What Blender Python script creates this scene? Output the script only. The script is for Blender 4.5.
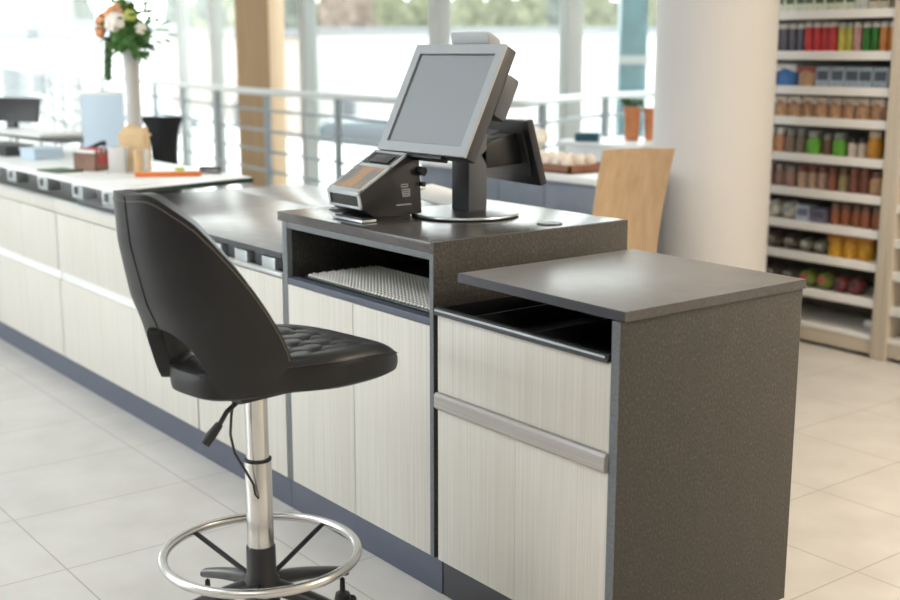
import bpy, bmesh, math, random
from mathutils import Vector, Matrix, noise
R = math.radians
random.seed(7)
S = bpy.context.scene
C = S.collection
for o in list(bpy.data.objects): bpy.data.objects.remove(o)

FZ = -0.06                                   # floor level (the counter's end panel hangs clear of it)

# ------------------------------------------------------------------ camera
cam_d = bpy.data.cameras.new('camera'); cam = bpy.data.objects.new('camera', cam_d); C.objects.link(cam)
cam.location = (1.9486, -1.9755, 1.5)
cam.rotation_euler = (R(90 - 11.63), 0, R(52.49))
cam_d.sensor_width = 36; cam_d.lens = 1205 / 900 * 36
cam_d.clip_start = .05; cam_d.clip_end = 400
cam_d.dof.use_dof = True; cam_d.dof.focus_distance = 3.35; cam_d.dof.aperture_fstop = 2.0
S.camera = cam

# ------------------------------------------------------------------ sky, lights, exposure
w = bpy.data.worlds.new('sky'); S.world = w; w.use_nodes = True
wn = w.node_tree.nodes; wl = w.node_tree.links
bg = wn['Background']; bg.inputs['Strength'].default_value = 6.2
tc = wn.new('ShaderNodeTexCoord'); sp = wn.new('ShaderNodeSeparateXYZ'); wr = wn.new('ShaderNodeValToRGB')
wl.new(tc.outputs['Generated'], sp.inputs[0]); wl.new(sp.outputs['Z'], wr.inputs[0]); wl.new(wr.outputs[0], bg.inputs['Color'])
wr.color_ramp.elements[0].position = 0.0; wr.color_ramp.elements[0].color = (1, .99, .97, 1)
wr.color_ramp.elements[1].position = .6; wr.color_ramp.elements[1].color = (.90, .95, 1, 1)

def area(name, loc, rot, sx, sy, power, col):
    d = bpy.data.lights.new(name, 'AREA'); d.shape = 'RECTANGLE'; d.size = sx; d.size_y = sy; d.energy = power; d.color = col
    o = bpy.data.objects.new(name, d); C.objects.link(o); o.location = loc; o.rotation_euler = rot
    return o
WARM = (1, .86, .68); NEUT = (.97, .985, 1); COOL = (.84, .92, 1)
for (x, y, p, c) in ((1.9, 2.5, 200, WARM), (1.6, -2.8, 34, NEUT), (-2.2, -2.6, 62, COOL), (-5.6, -2.8, 26, COOL)):
    area('ceiling_lamp', (x, y, 3.28), (0, 0, 0), 2.4, 1.6, p, c)
# daylight through the windows of the wall behind the camera
area('window_daylight', (-5.5, -5.9, 1.85), (R(90), 0, 0), 5, 1.6, 95, COOL)

S.view_settings.view_transform = 'Standard'; S.view_settings.look = 'None'
S.view_settings.exposure = 0.0; S.view_settings.gamma = 1; S.view_settings.use_curve_mapping = False

# ------------------------------------------------------------------ materials
def nt(name):
    m = bpy.data.materials.new(name); m.use_nodes = True
    n = m.node_tree.nodes; return m, n, m.node_tree.links, n['Principled BSDF']
def mat(name, col, rough=.5, metal=0, bump=0, bscale=60, var=0, vscale=12, coat=0, spec=.5, emit=0):
    m, n, l, b = nt(name)
    b.inputs['Base Color'].default_value = (*col, 1); b.inputs['Roughness'].default_value = rough
    b.inputs['Metallic'].default_value = metal; b.inputs['Coat Weight'].default_value = coat
    b.inputs['Specular IOR Level'].default_value = spec
    t = n.new('ShaderNodeTexCoord')
    if var:
        z = n.new('ShaderNodeTexNoise'); z.inputs['Scale'].default_value = vscale; z.inputs['Detail'].default_value = 5
        r = n.new('ShaderNodeValToRGB'); e = r.color_ramp.elements
        e[0].position = .3; e[1].position = .7
        e[0].color = (*[c * (1 - var) for c in col], 1); e[1].color = (*[min(1, c * (1 + var)) for c in col], 1)
        l.new(t.outputs['Object'], z.inputs['Vector']); l.new(z.outputs['Fac'], r.inputs[0]); l.new(r.outputs[0], b.inputs['Base Color'])
    if bump:
        z = n.new('ShaderNodeTexNoise'); z.inputs['Scale'].default_value = bscale
        p = n.new('ShaderNodeBump'); p.inputs['Strength'].default_value = bump; p.inputs['Distance'].default_value = .002
        l.new(t.outputs['Object'], z.inputs['Vector']); l.new(z.outputs['Fac'], p.inputs['Height']); l.new(p.outputs[0], b.inputs['Normal'])
    if emit:
        b.inputs['Emission Color'].default_value = (*col, 1); b.inputs['Emission Strength'].default_value = emit
    return m
def stretched(name, c1, c2, scale, rough=.5, lo=.35, hi=.65, bump=0, detail=6):
    m, n, l, b = nt(name)
    t = n.new('ShaderNodeTexCoord'); mp = n.new('ShaderNodeMapping'); mp.inputs['Scale'].default_value = scale
    z = n.new('ShaderNodeTexNoise'); z.inputs['Scale'].default_value = 1; z.inputs['Detail'].default_value = detail
    r = n.new('ShaderNodeValToRGB'); e = r.color_ramp.elements
    e[0].position = lo; e[0].color = (*c1, 1); e[1].position = hi; e[1].color = (*c2, 1)
    l.new(t.outputs['Object'], mp.inputs[0]); l.new(mp.outputs[0], z.inputs['Vector']); l.new(z.outputs['Fac'], r.inputs[0])
    l.new(r.outputs[0], b.inputs['Base Color']); b.inputs['Roughness'].default_value = rough
    if bump:
        p = n.new('ShaderNodeBump'); p.inputs['Strength'].default_value = bump; p.inputs['Distance'].default_value = .001
        l.new(z.outputs['Fac'], p.inputs['Height']); l.new(p.outputs[0], b.inputs['Normal'])
    return m
def floor_mat():
    m, n, l, b = nt('floor_tile')
    t = n.new('ShaderNodeTexCoord'); s = n.new('ShaderNodeSeparateXYZ'); l.new(t.outputs['Object'], s.inputs[0])
    def math_(op, a, c=None):
        q = n.new('ShaderNodeMath'); q.operation = op
        for i, v in enumerate((a, c)):
            if v is None: continue
            if isinstance(v, (int, float)): q.inputs[i].default_value = v
            else: l.new(v, q.inputs[i])
        return q.outputs[0]
    def joint(coord, origin, size):
        f = math_('FRACT', math_('DIVIDE', math_('SUBTRACT', coord, origin), size))
        d = math_('ABSOLUTE', math_('SUBTRACT', f, .5))
        return math_('GREATER_THAN', d, .5 - .0022 / size)
    jx = joint(s.outputs['X'], -.03, .497)
    j1 = joint(s.outputs['Y'], 1.115, .5); j2 = joint(s.outputs['Y'], -.17, .63)
    side = math_('GREATER_THAN', s.outputs['Y'], .1)
    jy = math_('ADD', math_('MULTIPLY', j1, side), math_('MULTIPLY', j2, math_('SUBTRACT', 1, side)))
    j = math_('MAXIMUM', jx, jy)
    z = n.new('ShaderNodeTexNoise'); z.inputs['Scale'].default_value = 5; z.inputs['Detail'].default_value = 8
    l.new(t.outputs['Object'], z.inputs['Vector'])
    r = n.new('ShaderNodeValToRGB'); e = r.color_ramp.elements
    e[0].position = .3; e[0].color = (.56, .535, .50, 1); e[1].position = .72; e[1].color = (.655, .63, .595, 1)
    l.new(z.outputs['Fac'], r.inputs[0])
    mx = n.new('ShaderNodeMix'); mx.data_type = 'RGBA'
    l.new(j, mx.inputs[0]); l.new(r.outputs[0], mx.inputs[6]); mx.inputs[7].default_value = (.36, .33, .29, 1)
    l.new(mx.outputs[2], b.inputs['Base Color']); b.inputs['Roughness'].default_value = .28
    return m
def glass_mat():
    m, n, l, b = nt('window_glass')
    n.remove(b); o = n['Material Output']
    tr = n.new('ShaderNodeBsdfTransparent'); tr.inputs[0].default_value = (.95, .98, .97, 1)
    gl = n.new('ShaderNodeBsdfGlossy'); gl.inputs['Roughness'].default_value = .02
    mx = n.new('ShaderNodeMixShader'); mx.inputs[0].default_value = .05
    l.new(tr.outputs[0], mx.inputs[1]); l.new(gl.outputs[0], mx.inputs[2]); l.new(mx.outputs[0], o.inputs[0])
    return m
def speckle_mat(name, c1, c2, c3, rough):
    m, n, l, b = nt(name)
    t = n.new('ShaderNodeTexCoord'); mp = n.new('ShaderNodeMapping'); mp.inputs['Scale'].default_value = (1, 1, .55)
    l.new(t.outputs['Object'], mp.inputs[0])
    a = n.new('ShaderNodeTexNoise'); a.inputs['Scale'].default_value = 210; a.inputs['Detail'].default_value = 4
    g = n.new('ShaderNodeTexNoise'); g.inputs['Scale'].default_value = 16; g.inputs['Detail'].default_value = 4
    r = n.new('ShaderNodeValToRGB'); e = r.color_ramp.elements
    e[0].position = .32; e[0].color = (*c1, 1); e[1].position = .56; e[1].color = (*c2, 1)
    k = e.new(.72); k.color = (*c3, 1)
    mx = n.new('ShaderNodeMix'); mx.data_type = 'RGBA'; mx.blend_type = 'MULTIPLY'; mx.inputs[0].default_value = .55
    r2 = n.new('ShaderNodeValToRGB'); r2.color_ramp.elements[0].color = (.6, .6, .58, 1); r2.color_ramp.elements[1].color = (1.3, 1.3, 1.3, 1)
    l.new(mp.outputs[0], a.inputs['Vector']); l.new(mp.outputs[0], g.inputs['Vector'])
    l.new(a.outputs['Fac'], r.inputs[0]); l.new(g.outputs['Fac'], r2.inputs[0]); l.new(r.outputs[0], mx.inputs[6]); l.new(r2.outputs[0], mx.inputs[7])
    l.new(mx.outputs[2], b.inputs['Base Color']); b.inputs['Roughness'].default_value = rough
    p = n.new('ShaderNodeBump'); p.inputs['Strength'].default_value = .25; p.inputs['Distance'].default_value = .001
    l.new(a.outputs['Fac'], p.inputs['Height']); l.new(p.outputs[0], b.inputs['Normal'])
    return m
M = dict(
    floor=floor_mat(), glass=glass_mat(),
    wall=mat('wall_paint', (.80, .78, .75), .8), ceiling=mat('ceiling_paint', (.92, .92, .91), .9),
    column=mat('white_plaster', (.60, .585, .57), .7, bump=.1, bscale=40),
    cream=stretched('cream_laminate', (.575, .55, .485), (.685, .665, .605), (420, 420, 2.0), .5, .34, .64, .1),
    speck=speckle_mat('speckled_laminate', (.024, .0215, .0175), (.047, .043, .036), (.098, .091, .077), .55),
    top=speckle_mat('dark_worktop', (.058, .052, .050), (.072, .066, .064), (.09, .083, .08), .22),
    work=speckle_mat('grey_brown_worktop', (.165, .160, .157), (.195, .19, .187), (.23, .225, .22), .34),
    desk=speckle_mat('grey_desk_top', (.29, .29, .295), (.33, .33, .335), (.37, .37, .375), .25),
    edge=mat('charcoal_edge', (.045, .047, .056), .4), slate=mat('slate_blue_laminate', (.085, .098, .135), .45, var=.06),
    kickdark=mat('charcoal_plinth', (.040, .041, .047), .45), greyedge=mat('grey_edge_strip', (.14, .155, .165), .5, var=.2, vscale=150),
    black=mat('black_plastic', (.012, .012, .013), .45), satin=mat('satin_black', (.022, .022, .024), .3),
    columngrey=mat('blue_grey_plastic', (.085, .092, .105), .35), darkgrey=mat('dark_grey_plastic', (.045, .046, .05), .4), bezel=mat('silver_grey_plastic', (.36, .385, .40), .42),
    screen=mat('unlit_screen', (.25, .275, .29), .38, spec=.6), steel=stretched('brushed_steel', (.34, .32, .30), (.46, .43, .41), (2, 300, 300), .28, .3, .7),
    chrome=mat('satin_chrome', (.66, .65, .63), .25, 1, var=.08, vscale=5), silver=mat('silver_trim', (.55, .60, .62), .3, .7),
    leather=mat('black_leather', (.0095, .0095, .0105), .40, bump=.25, bscale=420, spec=.42), leather2=mat('inner_leather', (.018, .016, .015), .55, bump=.2, bscale=420),
    thread=mat('pale_stitching', (.17, .14, .11), .7), white=mat('white_laminate', (.86, .87, .85), .35), paper=mat('white_paper', (.85, .85, .83), .8),
    green_edge=mat('green_glass_edge', (.02, .04, .032), .25), pearl=None,
    oak=stretched('oak_veneer', (.48, .335, .20), (.60, .44, .28), (26, 26, 1.2), .5, .3, .7),
    timber=stretched('timber_cladding', (.34, .215, .11), (.41, .27, .145), (30, 30, 1), .6, .3, .7),
    mullion=mat('grey_aluminium', (.46, .46, .44), .5), rail=mat('pale_steel', (.62, .64, .64), .4, .3), railpost=mat('grey_steel', (.30, .33, .35), .5, .2),
    greycab=mat('blue_grey_cabinet', (.20, .225, .275), .5, var=.06), terracotta=mat('terracotta', (.52, .20, .085), .8, var=.2), leaf=mat('leaf_green', (.055, .16, .03), .55, var=.35, vscale=30),
    leaf2=mat('dark_leaf', (.03, .085, .02), .55, var=.3, vscale=30), peach=mat('peach_petal', (.80, .36, .17), .7, var=.2), ivory=mat('ivory_petal', (.88, .83, .74), .7), lime=mat('lime_petal', (.55, .62, .15), .7),
    manila=mat('manila_board', (.66, .47, .26), .7, var=.12), pocket=mat('clear_grey_pocket', (.55, .53, .50), .4), orange=mat('orange_card', (.75, .19, .035), .6), brownbox=mat('brown_box', (.24, .13, .085), .6, var=.25), redcard=mat('red_card', (.42, .06, .06), .6),
    paleblue=mat('pale_blue_board', (.52, .64, .74), .5), shelf=mat('shelf_white', (.80, .79, .77), .4), shelfback=mat('shelf_back', (.20, .185, .165), .7), post=mat('shelf_post', (.55, .48, .38), .5),
    picture=stretched('orange_picture', (.42, .24, .12), (.20, .19, .18), (16, 9, 9), .18, .40, .55), glassblack=mat('black_glass', (.01, .01, .012), .12),
)
def stud_mat():
    m, n, l, b = nt('pearl_studs')
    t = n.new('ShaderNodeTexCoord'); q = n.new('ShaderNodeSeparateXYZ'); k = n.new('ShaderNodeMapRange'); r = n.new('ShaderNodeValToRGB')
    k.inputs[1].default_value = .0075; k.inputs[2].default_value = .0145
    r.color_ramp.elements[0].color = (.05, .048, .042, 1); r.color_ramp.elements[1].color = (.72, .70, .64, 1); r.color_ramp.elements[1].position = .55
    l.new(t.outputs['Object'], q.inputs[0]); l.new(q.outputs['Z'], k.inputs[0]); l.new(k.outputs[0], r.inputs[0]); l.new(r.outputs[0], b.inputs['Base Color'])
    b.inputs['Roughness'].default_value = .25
    return m
M['pearl'] = stud_mat()
# ------------------------------------------------------------------ mesh helpers
def bx(bm, lo, hi, rot=None):
    v = [(x, y, z) for x in (lo[0], hi[0]) for y in (lo[1], hi[1]) for z in (lo[2], hi[2])]
    if rot: v = [rot @ Vector(p) for p in v]
    vs = [bm.verts.new(p) for p in v]
    for f in ((0, 1, 3, 2), (4, 6, 7, 5), (0, 4, 5, 1), (2, 3, 7, 6), (0, 2, 6, 4), (1, 5, 7, 3)): bm.faces.new([vs[i] for i in f])
def prism(bm, pts, f):                        # closed outline pts extruded: f(p, 0) and f(p, 1) give the two ends
    a = [bm.verts.new(f(p, 0)) for p in pts]; b = [bm.verts.new(f(p, 1)) for p in pts]; n = len(pts)
    bm.faces.new(a); bm.faces.new(b[::-1])
    for i in range(n): bm.faces.new((a[i], b[i], b[(i + 1) % n], a[(i + 1) % n]))
def tube(bm, pts, r, seg=10, closed=False, caps=True):
    pts = [Vector(p) for p in pts]; n = len(pts); rr = r if isinstance(r, (list, tuple)) else [r] * n
    rings = []; up = None
    for i, p in enumerate(pts):
        a = pts[i - 1] if (closed or i) else p; b = pts[(i + 1) % n] if (closed or i < n - 1) else p
        d = (b - a).normalized()
        if up is None: up = Vector((0, 0, 1)) if abs(d.z) < .9 else Vector((1, 0, 0))
        s = d.cross(up).normalized(); up = s.cross(d).normalized()
        rings.append([bm.verts.new(p + (s * math.cos(k * 2 * math.pi / seg) + up * math.sin(k * 2 * math.pi / seg)) * rr[i]) for k in range(seg)])
    for i in range(n if closed else n - 1):
        A, B = rings[i], rings[(i + 1) % n]
        for k in range(seg): bm.faces.new((A[k], A[(k + 1) % seg], B[(k + 1) % seg], B[k]))
    if caps and not closed:
        bm.faces.new(rings[0][::-1]); bm.faces.new(rings[-1])
def lathe(bm, prof, seg=24, c=(0, 0, 0)):
    rings = []
    for r, z in prof: rings.append([bm.verts.new((c[0] + max(r, 1e-4) * math.cos(k * 2 * math.pi / seg), c[1] + max(r, 1e-4) * math.sin(k * 2 * math.pi / seg), c[2] + z)) for k in range(seg)])
    for A, B in zip(rings, rings[1:]):
        for k in range(seg): bm.faces.new((A[k], A[(k + 1) % seg], B[(k + 1) % seg], B[k]))
    bm.faces.new(rings[0][::-1]); bm.faces.new(rings[-1])
def grid(bm, f, nu, nv, wrap=False):
    V = [[bm.verts.new(f(i / (nu if wrap else nu - 1), j / (nv - 1))) for j in range(nv)] for i in range(nu)]
    for i in range(nu if wrap else nu - 1):
        for j in range(nv - 1):
            q = (V[i][j], V[(i + 1) % nu][j], V[(i + 1) % nu][j + 1], V[i][j + 1])
            bm.faces.new(q)
    return V
def blob(bm, c, r, sq=(1, 1, 1), amp=.2, freq=2.0, sub=3, seed=0):
    q = bmesh.ops.create_icosphere(bm, subdivisions=sub, radius=1)
    for v in q['verts']:
        d = v.co.normalized(); k = 1 + amp * noise.noise(d * freq + Vector((seed * 3.1, seed, -seed)))
        v.co = Vector((c[0] + d.x * r * k * sq[0], c[1] + d.y * r * k * sq[1], c[2] + d.z * r * k * sq[2]))
def obj(name, bm, m, parent=None, bevel=0, smooth=True, seg=2, loc=None, rot=None):
    bmesh.ops.recalc_face_normals(bm, faces=bm.faces)
    if bevel:
        es = [e for e in bm.edges if len(e.link_faces) == 2 and e.calc_face_angle(0) > .6]
        bmesh.ops.bevel(bm, geom=es, offset=bevel, segments=seg, affect='EDGES', profile=.6, clamp_overlap=True)
    me = bpy.data.meshes.new(name); bm.to_mesh(me); bm.free()
    me.materials.append(m)
    o = bpy.data.objects.new(name, me); C.objects.link(o)
    if smooth:
        me.polygons.foreach_set('use_smooth', [True] * len(me.polygons))
        me.set_sharp_from_angle(angle=R(38))
    if parent: o.parent = parent
    if loc: o.location = loc
    if rot: o.rotation_euler = rot
    return o
def box(name, lo, hi, m, parent=None, bevel=.002, **k):
    bm = bmesh.new(); bx(bm, lo, hi); return obj(name, bm, m, parent, bevel, **k)
def cyl(name, c, r, h, m, parent=None, bevel=.002, seg=28):
    bm = bmesh.new(); lathe(bm, [(r, 0), (r, h)], seg, c); return obj(name, bm, m, parent, bevel)
def pipe(name, pts, r, m, parent=None, seg=10, closed=False):
    bm = bmesh.new(); tube(bm, pts, r, seg, closed); return obj(name, bm, m, parent)
def thing(name, label, cat, loc=(0, 0, 0), rz=0, group=None):
    o = bpy.data.objects.new(name, None); C.objects.link(o); o.empty_display_size = .1
    o.location = loc; o.rotation_euler = (0, 0, rz); return tag(o, label, cat, group)
def tag(o, label, cat, group=None, kind=None):
    o['label'] = label; o['category'] = cat
    if group: o['group'] = group
    if kind: o['kind'] = kind
    return o
def struct(o, label=None):
    o['kind'] = 'structure'
    if label: o['label'] = label
    return o
def dup(root, loc=None, rz=None, label=None):
    r = root.copy(); C.objects.link(r)
    if loc: r.location = loc
    if rz is not None: r.rotation_euler = (0, 0, rz)
    if label: r['label'] = label
    for ch in list(root.children):
        c = ch.copy(); C.objects.link(c); c.parent = r
        for g in list(ch.children):
            d = g.copy(); C.objects.link(d); d.parent = c
    return r
ORD = ['first', 'second', 'third', 'fourth', 'fifth', 'sixth', 'seventh', 'eighth', 'ninth', 'tenth', 'eleventh', 'twelfth', 'thirteenth', 'fourteenth', 'fifteenth', 'sixteenth', 'seventeenth', 'eighteenth']

# ------------------------------------------------------------------ the room
struct(box('floor', (-34, -6.2, FZ - .12), (7, 9.2, FZ), M['floor'], bevel=0), 'pale beige square floor tiles with thin joints')
bm = bmesh.new(); prism(bm, [(-31.1, -6.2), (7, -6.2), (7, 4.02), (-2.7, 4.02), (-2.7, 7.05), (-4.7, 7.05), (-4.80, 5.7), (-4.92, 4.4), (-5.1, 3.32), (-6.72, 3.28), (-8.8, 3.5), (-10.7, 4.05), (-14.7, 5.15), (-22, 7.05), (-31.1, 9.25)], lambda p, k: (p[0], p[1], 3.4 + .15 * k))
struct(obj('ceiling', bm, M['ceiling'], smooth=False))
struct(box('wall_right', (6.9, -6.2, FZ), (7, 4.0, 3.4), M['wall'], bevel=0))
struct(box('wall_back', (-2.75, 3.92, FZ), (6.9, 4.02, 3.4), M['wall'], bevel=0))
struct(box('wall_side', (-2.85, 3.92, FZ), (-2.75, 7.0, 3.4), M['wall'], bevel=0))
bm = bmesh.new(); bx(bm, (-3.5, -6.2, FZ), (6.9, -6.1, 3.4)); bx(bm, (-34, -6.2, FZ), (-7.5, -6.1, 3.4)); bx(bm, (-7.5, -6.2, FZ), (-3.5, -6.1, 1.0)); bx(bm, (-7.5, -6.2, 2.7), (-3.5, -6.1, 3.4))
struct(obj('wall_front', bm, M['wall']))
col = bmesh.new(); lathe(col, [(.296, FZ), (.296, 3.4)], 64, (-2.10, 2.80, 0))
struct(obj('column', col, M['column']), 'thick round white column between the wooden chair and the product shelves')

# glazed front: bays between grey mullions, following the railing
WL = [(-31, 9.1), (-22, 6.95), (-14.6, 5.05), (-10.6, 3.95), (-8.75, 3.42), (-6.72, 3.22), (-5.02, 3.28), (-4.86, 4.40), (-4.75, 5.7), (-4.65, 7.0), (-2.80, 7.0)]
for i, ((x0, y0), (x1, y1)) in enumerate(zip(WL, WL[1:])):
    L = math.hypot(x1 - x0, y1 - y0); a = math.atan2(y1 - y0, x1 - x0)
    win = box('window_%d' % (i + 1), (.04, -.006, FZ + .1), (L - .04, .006, 3.3), M['glass'], bevel=0, smooth=False, loc=(x0, y0, 0), rot=(0, 0, a)); struct(win)
    hw = .07 if i in (6, 7) else .05
    fr = bmesh.new(); bx(fr, (L - hw, -.06, FZ), (L + hw, .06, 3.4)); obj('mullion', fr, M['mullion'], win, .006)
    fr = bmesh.new(); bx(fr, (0, -.05, FZ), (L, .05, FZ + .1)); bx(fr, (0, -.05, 3.3), (L, .05, 3.4)); obj('window_frame', fr, M['mullion'], win, .004)
struct(box('window_11', (-31.05, -6.1, FZ), (-31.0, 9.1, 3.4), M['glass'], bevel=0))
bm = bmesh.new(); bx(bm, (-.155, -.155, FZ), (.155, .155, 3.4))
wc = obj('timber_column', bm, M['timber'], bevel=.006, loc=(-7.30, 3.10, 0), rot=(0, 0, R(36))); struct(wc, 'square timber-clad column at the glazed front behind the railing')

# railing inside the glazed front
RP = [(-26.3, 6.88), (-18, 4.75), (-14.1, 3.86), (-10.2, 3.30), (-7.2, 2.71), (-6.28, 2.60), (-4.66, 2.48), (-3.80, 2.44), (-3.52, 2.56), (-3.54, 2.80), (-3.95, 3.45), (-4.22, 4.05), (-4.25, 4.62), (-4.20, 5.6)]
rl = thing('railing', 'long pale steel railing with thin horizontal bars before the glazed front', 'railing', (-3.8, 2.44, FZ))
def at(o, pts): return [Vector(p) - o.location for p in pts]
pipe('handrail', at(rl, [(x, y, 1.2) for x, y in RP]), .026, M['rail'], rl)
for k in range(6):
    z = 1.06 - .155 * k
    pipe('rail_bar', at(rl, [(x, y, z) for x, y in RP]), .012, M['railpost'], rl, 6)
def along(P, s):
    for (a, b) in zip(P, P[1:]):
        L = math.hypot(b[0] - a[0], b[1] - a[1])
        if s <= L: return (a[0] + (b[0] - a[0]) * s / L, a[1] + (b[1] - a[1]) * s / L)
        s -= L
    return P[-1]
tot = sum(math.hypot(b[0] - a[0], b[1] - a[1]) for a, b in zip(RP, RP[1:]))
s = tot - .3
while s > 0:
    x, y = along(RP, s); pb = bmesh.new(); bx(pb, (x - .02, y - .02, FZ), (x + .02, y + .02, 1.18)); bmesh.ops.translate(pb, verts=pb.verts, vec=-rl.location)
    obj('rail_post', pb, M['railpost'], rl, .003); s -= 1.15 if s > 8 else .95

# ------------------------------------------------------------------ outside
GZ = -3.0
X = dict(ground=mat('pale_paving', (.42, .42, .41), .9), bwhite=mat('white_render', (.50, .495, .48), .9), bpink=mat('pale_pink_render', (.40, .34, .30), .9), bwin=mat('blue_window', (.11, .12, .135), .3),
         tree=mat('pale_olive_leaves', (.135, .140, .085), .9, var=.4, vscale=1.2), tree2=mat('rosy_leaves', (.185, .140, .112), .9, var=.25, vscale=1.2), hill=mat('dark_green_hill', (.115, .130, .112), .9, var=.4, vscale=.8), trunk=mat('bark', (.18, .13, .09), .9), teal=mat('teal_glazed_tile', (.10, .21, .25), .3, var=.25, vscale=6), car=mat('silver_car_paint', (.42, .46, .50), .3, .3), cardark=mat('dark_car_paint', (.10, .13, .14), .25), rubber=mat('tyre', (.02, .02, .02), .8), roof=mat('grey_roof', (.20, .205, .215), .8))
struct(box('ground', (-150, -60, GZ - .3), (60, 150, GZ), X['ground'], bevel=0))
def building(name, label, loc, rz, L, D, H, wins, wm, group=None):
    t = thing(name, label, 'building', loc, rz, group)
    box('wall', (0, 0, 0), (L, D, H), wm, t, .02); box('roof', (-.3, -.3, H), (L + .3, D + .3, H + .3), X['roof'], t, .02)
    for (x0, x1, z0, z1) in wins: box('window', (x0, -.08, z0), (x1, .03, z1), X['bwin'], t, .01)
    return t
def ext(px, d):   # plan point at picture column px and distance d, used only to place the far town
    F = Vector((-math.sin(R(52.49)), math.cos(R(52.49)))); r = Vector((F.y, -F.x))
    p = Vector((1.9486, -1.9755)) + F * d + r * ((px - 450) / 1205 * d); return p.x, p.y
x, y = ext(-20, 42); building('apartment_building', 'white block with grey roof and dark windows seen past the flowers', (x, y, GZ), R(52), 3.6, 6, 5.0, [(1.2, 1.6, 3.2, 4.0), (2.2, 2.6, 3.2, 4.0)], X['bwhite'])
x, y = ext(45, 49); building('apartment_building', 'wide white block with a dark window pair left of the flowers', (x, y, GZ), R(52), 3.9, 6, 5.4, [(.2, .6, 3.4, 4.2), (1.0, 1.6, 3.4, 4.2), (2.6, 3.0, 3.4, 4.2), (.2, 1.7, 1.6, 2.6)], X['bwhite'])
x, y = ext(120, 62); building('warehouse', 'long low pale building behind the timber column', (x, y, GZ), R(52), 9, 8, 5.3, [(2, 2.6, .4, 2.1), (6, 7.6, .4, 2.1)], X['bpink'])
x, y = ext(310, 72); building('warehouse', 'long low white building behind the checkout screen', (x, y, GZ), R(52), 22, 8, 5.6, [(2, 2.8, .2, 2.1), (7, 8.6, .2, 2.1)], X['bwhite'])
def tree(px, d, r, zc, m, label):
    x, y = ext(px, d); t = thing('tree', label, 'tree', (x, y, GZ), 0, 'trees outside the glazed front')
    cb = bmesh.new()
    for k in range(7):
        a = k * 2.4; q = .55 * r if k else 0
        blob(cb, (q * math.cos(a), q * math.sin(a), zc - GZ + (1.3 * r * math.sin(k * 1.7))), r * (.75 if k else .95), (1, 1, 1.5), amp=.45, freq=3, sub=3, seed=px + k)
    obj('crown', cb, m, t); pipe('trunk', [(0, 0, 0), (.1, 0, (zc - GZ) * .5), (0, .1, zc - GZ)], [.3, .22, .12], X['trunk'], t)
TREES = ((337, 118, 'tree2', 'rosy bushy tree right of the narrow mullion'), (364, 131, 'tree2', 'rosy tree second from the narrow mullion'), (391, 118, 'tree', 'pale green tree left of the terminal top'), (420, 131, 'tree', 'pale green tree by the wide mullion above the screen'), (472, 118, 'tree', 'pale green tree above the card reader'), (500, 131, 'tree', 'pale green tree just right of the card reader'),
         (530, 118, 'tree', 'green tree left of the right-hand mullion'), (558, 131, 'hill', 'dark green tree behind the right-hand mullion'), (590, 118, 'tree', 'bright green tree left of the teal pillar'), (645, 118, 'tree', 'green tree between teal pillar and white column'), (185, 131, 'hill', 'grey green tree right of the flowers'), (215, 118, 'hill', 'grey green tree left of the timber column'), (296, 118, 'hill', 'grey green tree right of the timber column'), (90, 118, 'hill', 'hazy tree behind the flower bouquet'))
for i, (px, d, m, lb) in enumerate(TREES): tree(px, d, 1.25, 5.2 + .6 * (i % 3), X[m], lb)
x, y = ext(490, 145); bm = bmesh.new()
for k in range(44):
    for q in range(2): blob(bm, ((k - 22) * 1.5, 1.2 * math.sin(k * 2.3), 3.0 + q * 4.4 + .9 * math.sin(k * 1.9 + q)), 2.7, (1, 1, 1.15), .5, 3, 2, k + q)
tb_ = tag(obj('tree_belt', bm, X['tree'], loc=(x, y, GZ), rot=(0, 0, R(52.5))), 'pale continuous belt of treetops far behind the low white building', 'trees', kind='stuff')
def car(px, d, rz, m, label):
    x, y = ext(px, d); t = thing('car', label, 'car', (x, y, GZ + 1.6), rz, 'cars parked outside')
    side = [(-2.1, .35), (-2.1, .85), (-1.5, .95), (-.9, 1.45), (.8, 1.45), (1.4, .95), (2.1, .85), (2.15, .35)]
    b = bmesh.new(); prism(b, side, lambda p, k: (p[0], -.85 + 1.7 * k, p[1])); obj('body', b, m, t, .06)
    b = bmesh.new(); bx(b, (-.95, -.87, 1.0), (.95, .87, 1.36)); obj('window', b, X['bwin'], t, .05)
    for sx in (-1.3, 1.35):
        for sy in (-.86, .66):
            b = bmesh.new(); lathe(b, [(.32, 0), (.32, .2)], 20); bmesh.ops.rotate(b, verts=b.verts, matrix=Matrix.Rotation(R(-90), 3, 'X')); bmesh.ops.translate(b, verts=b.verts, vec=(sx, sy, .32)); obj('wheel', b, X['rubber'], t, .02)
struct(box('terrace', (0, 0, GZ), (34, 9, GZ + 1.6), X['ground'], bevel=0, loc=(*ext(120, 24), 0), rot=(0, 0, R(52))), 'pale paved terrace outside')
car(372, 27, R(50), X['cardark'], 'dark parked car left of the checkout screen')
car(178, 30, R(40), X['car'], 'silver parked car left of the timber column')
# teal clad pillar outside
x, y = ext(628, 10.4); tp = thing('pillar', 'teal glazed pillar outside the window left of the white column', 'pillar', (x, y, GZ), R(52))
box('shaft', (-.112, -.11, 0), (.112, .11, 8), X['teal'], tp, .005); box('band', (-.125, -.125, 4.40), (.125, .125, 4.47), X['bwhite'], tp, .005)

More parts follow.
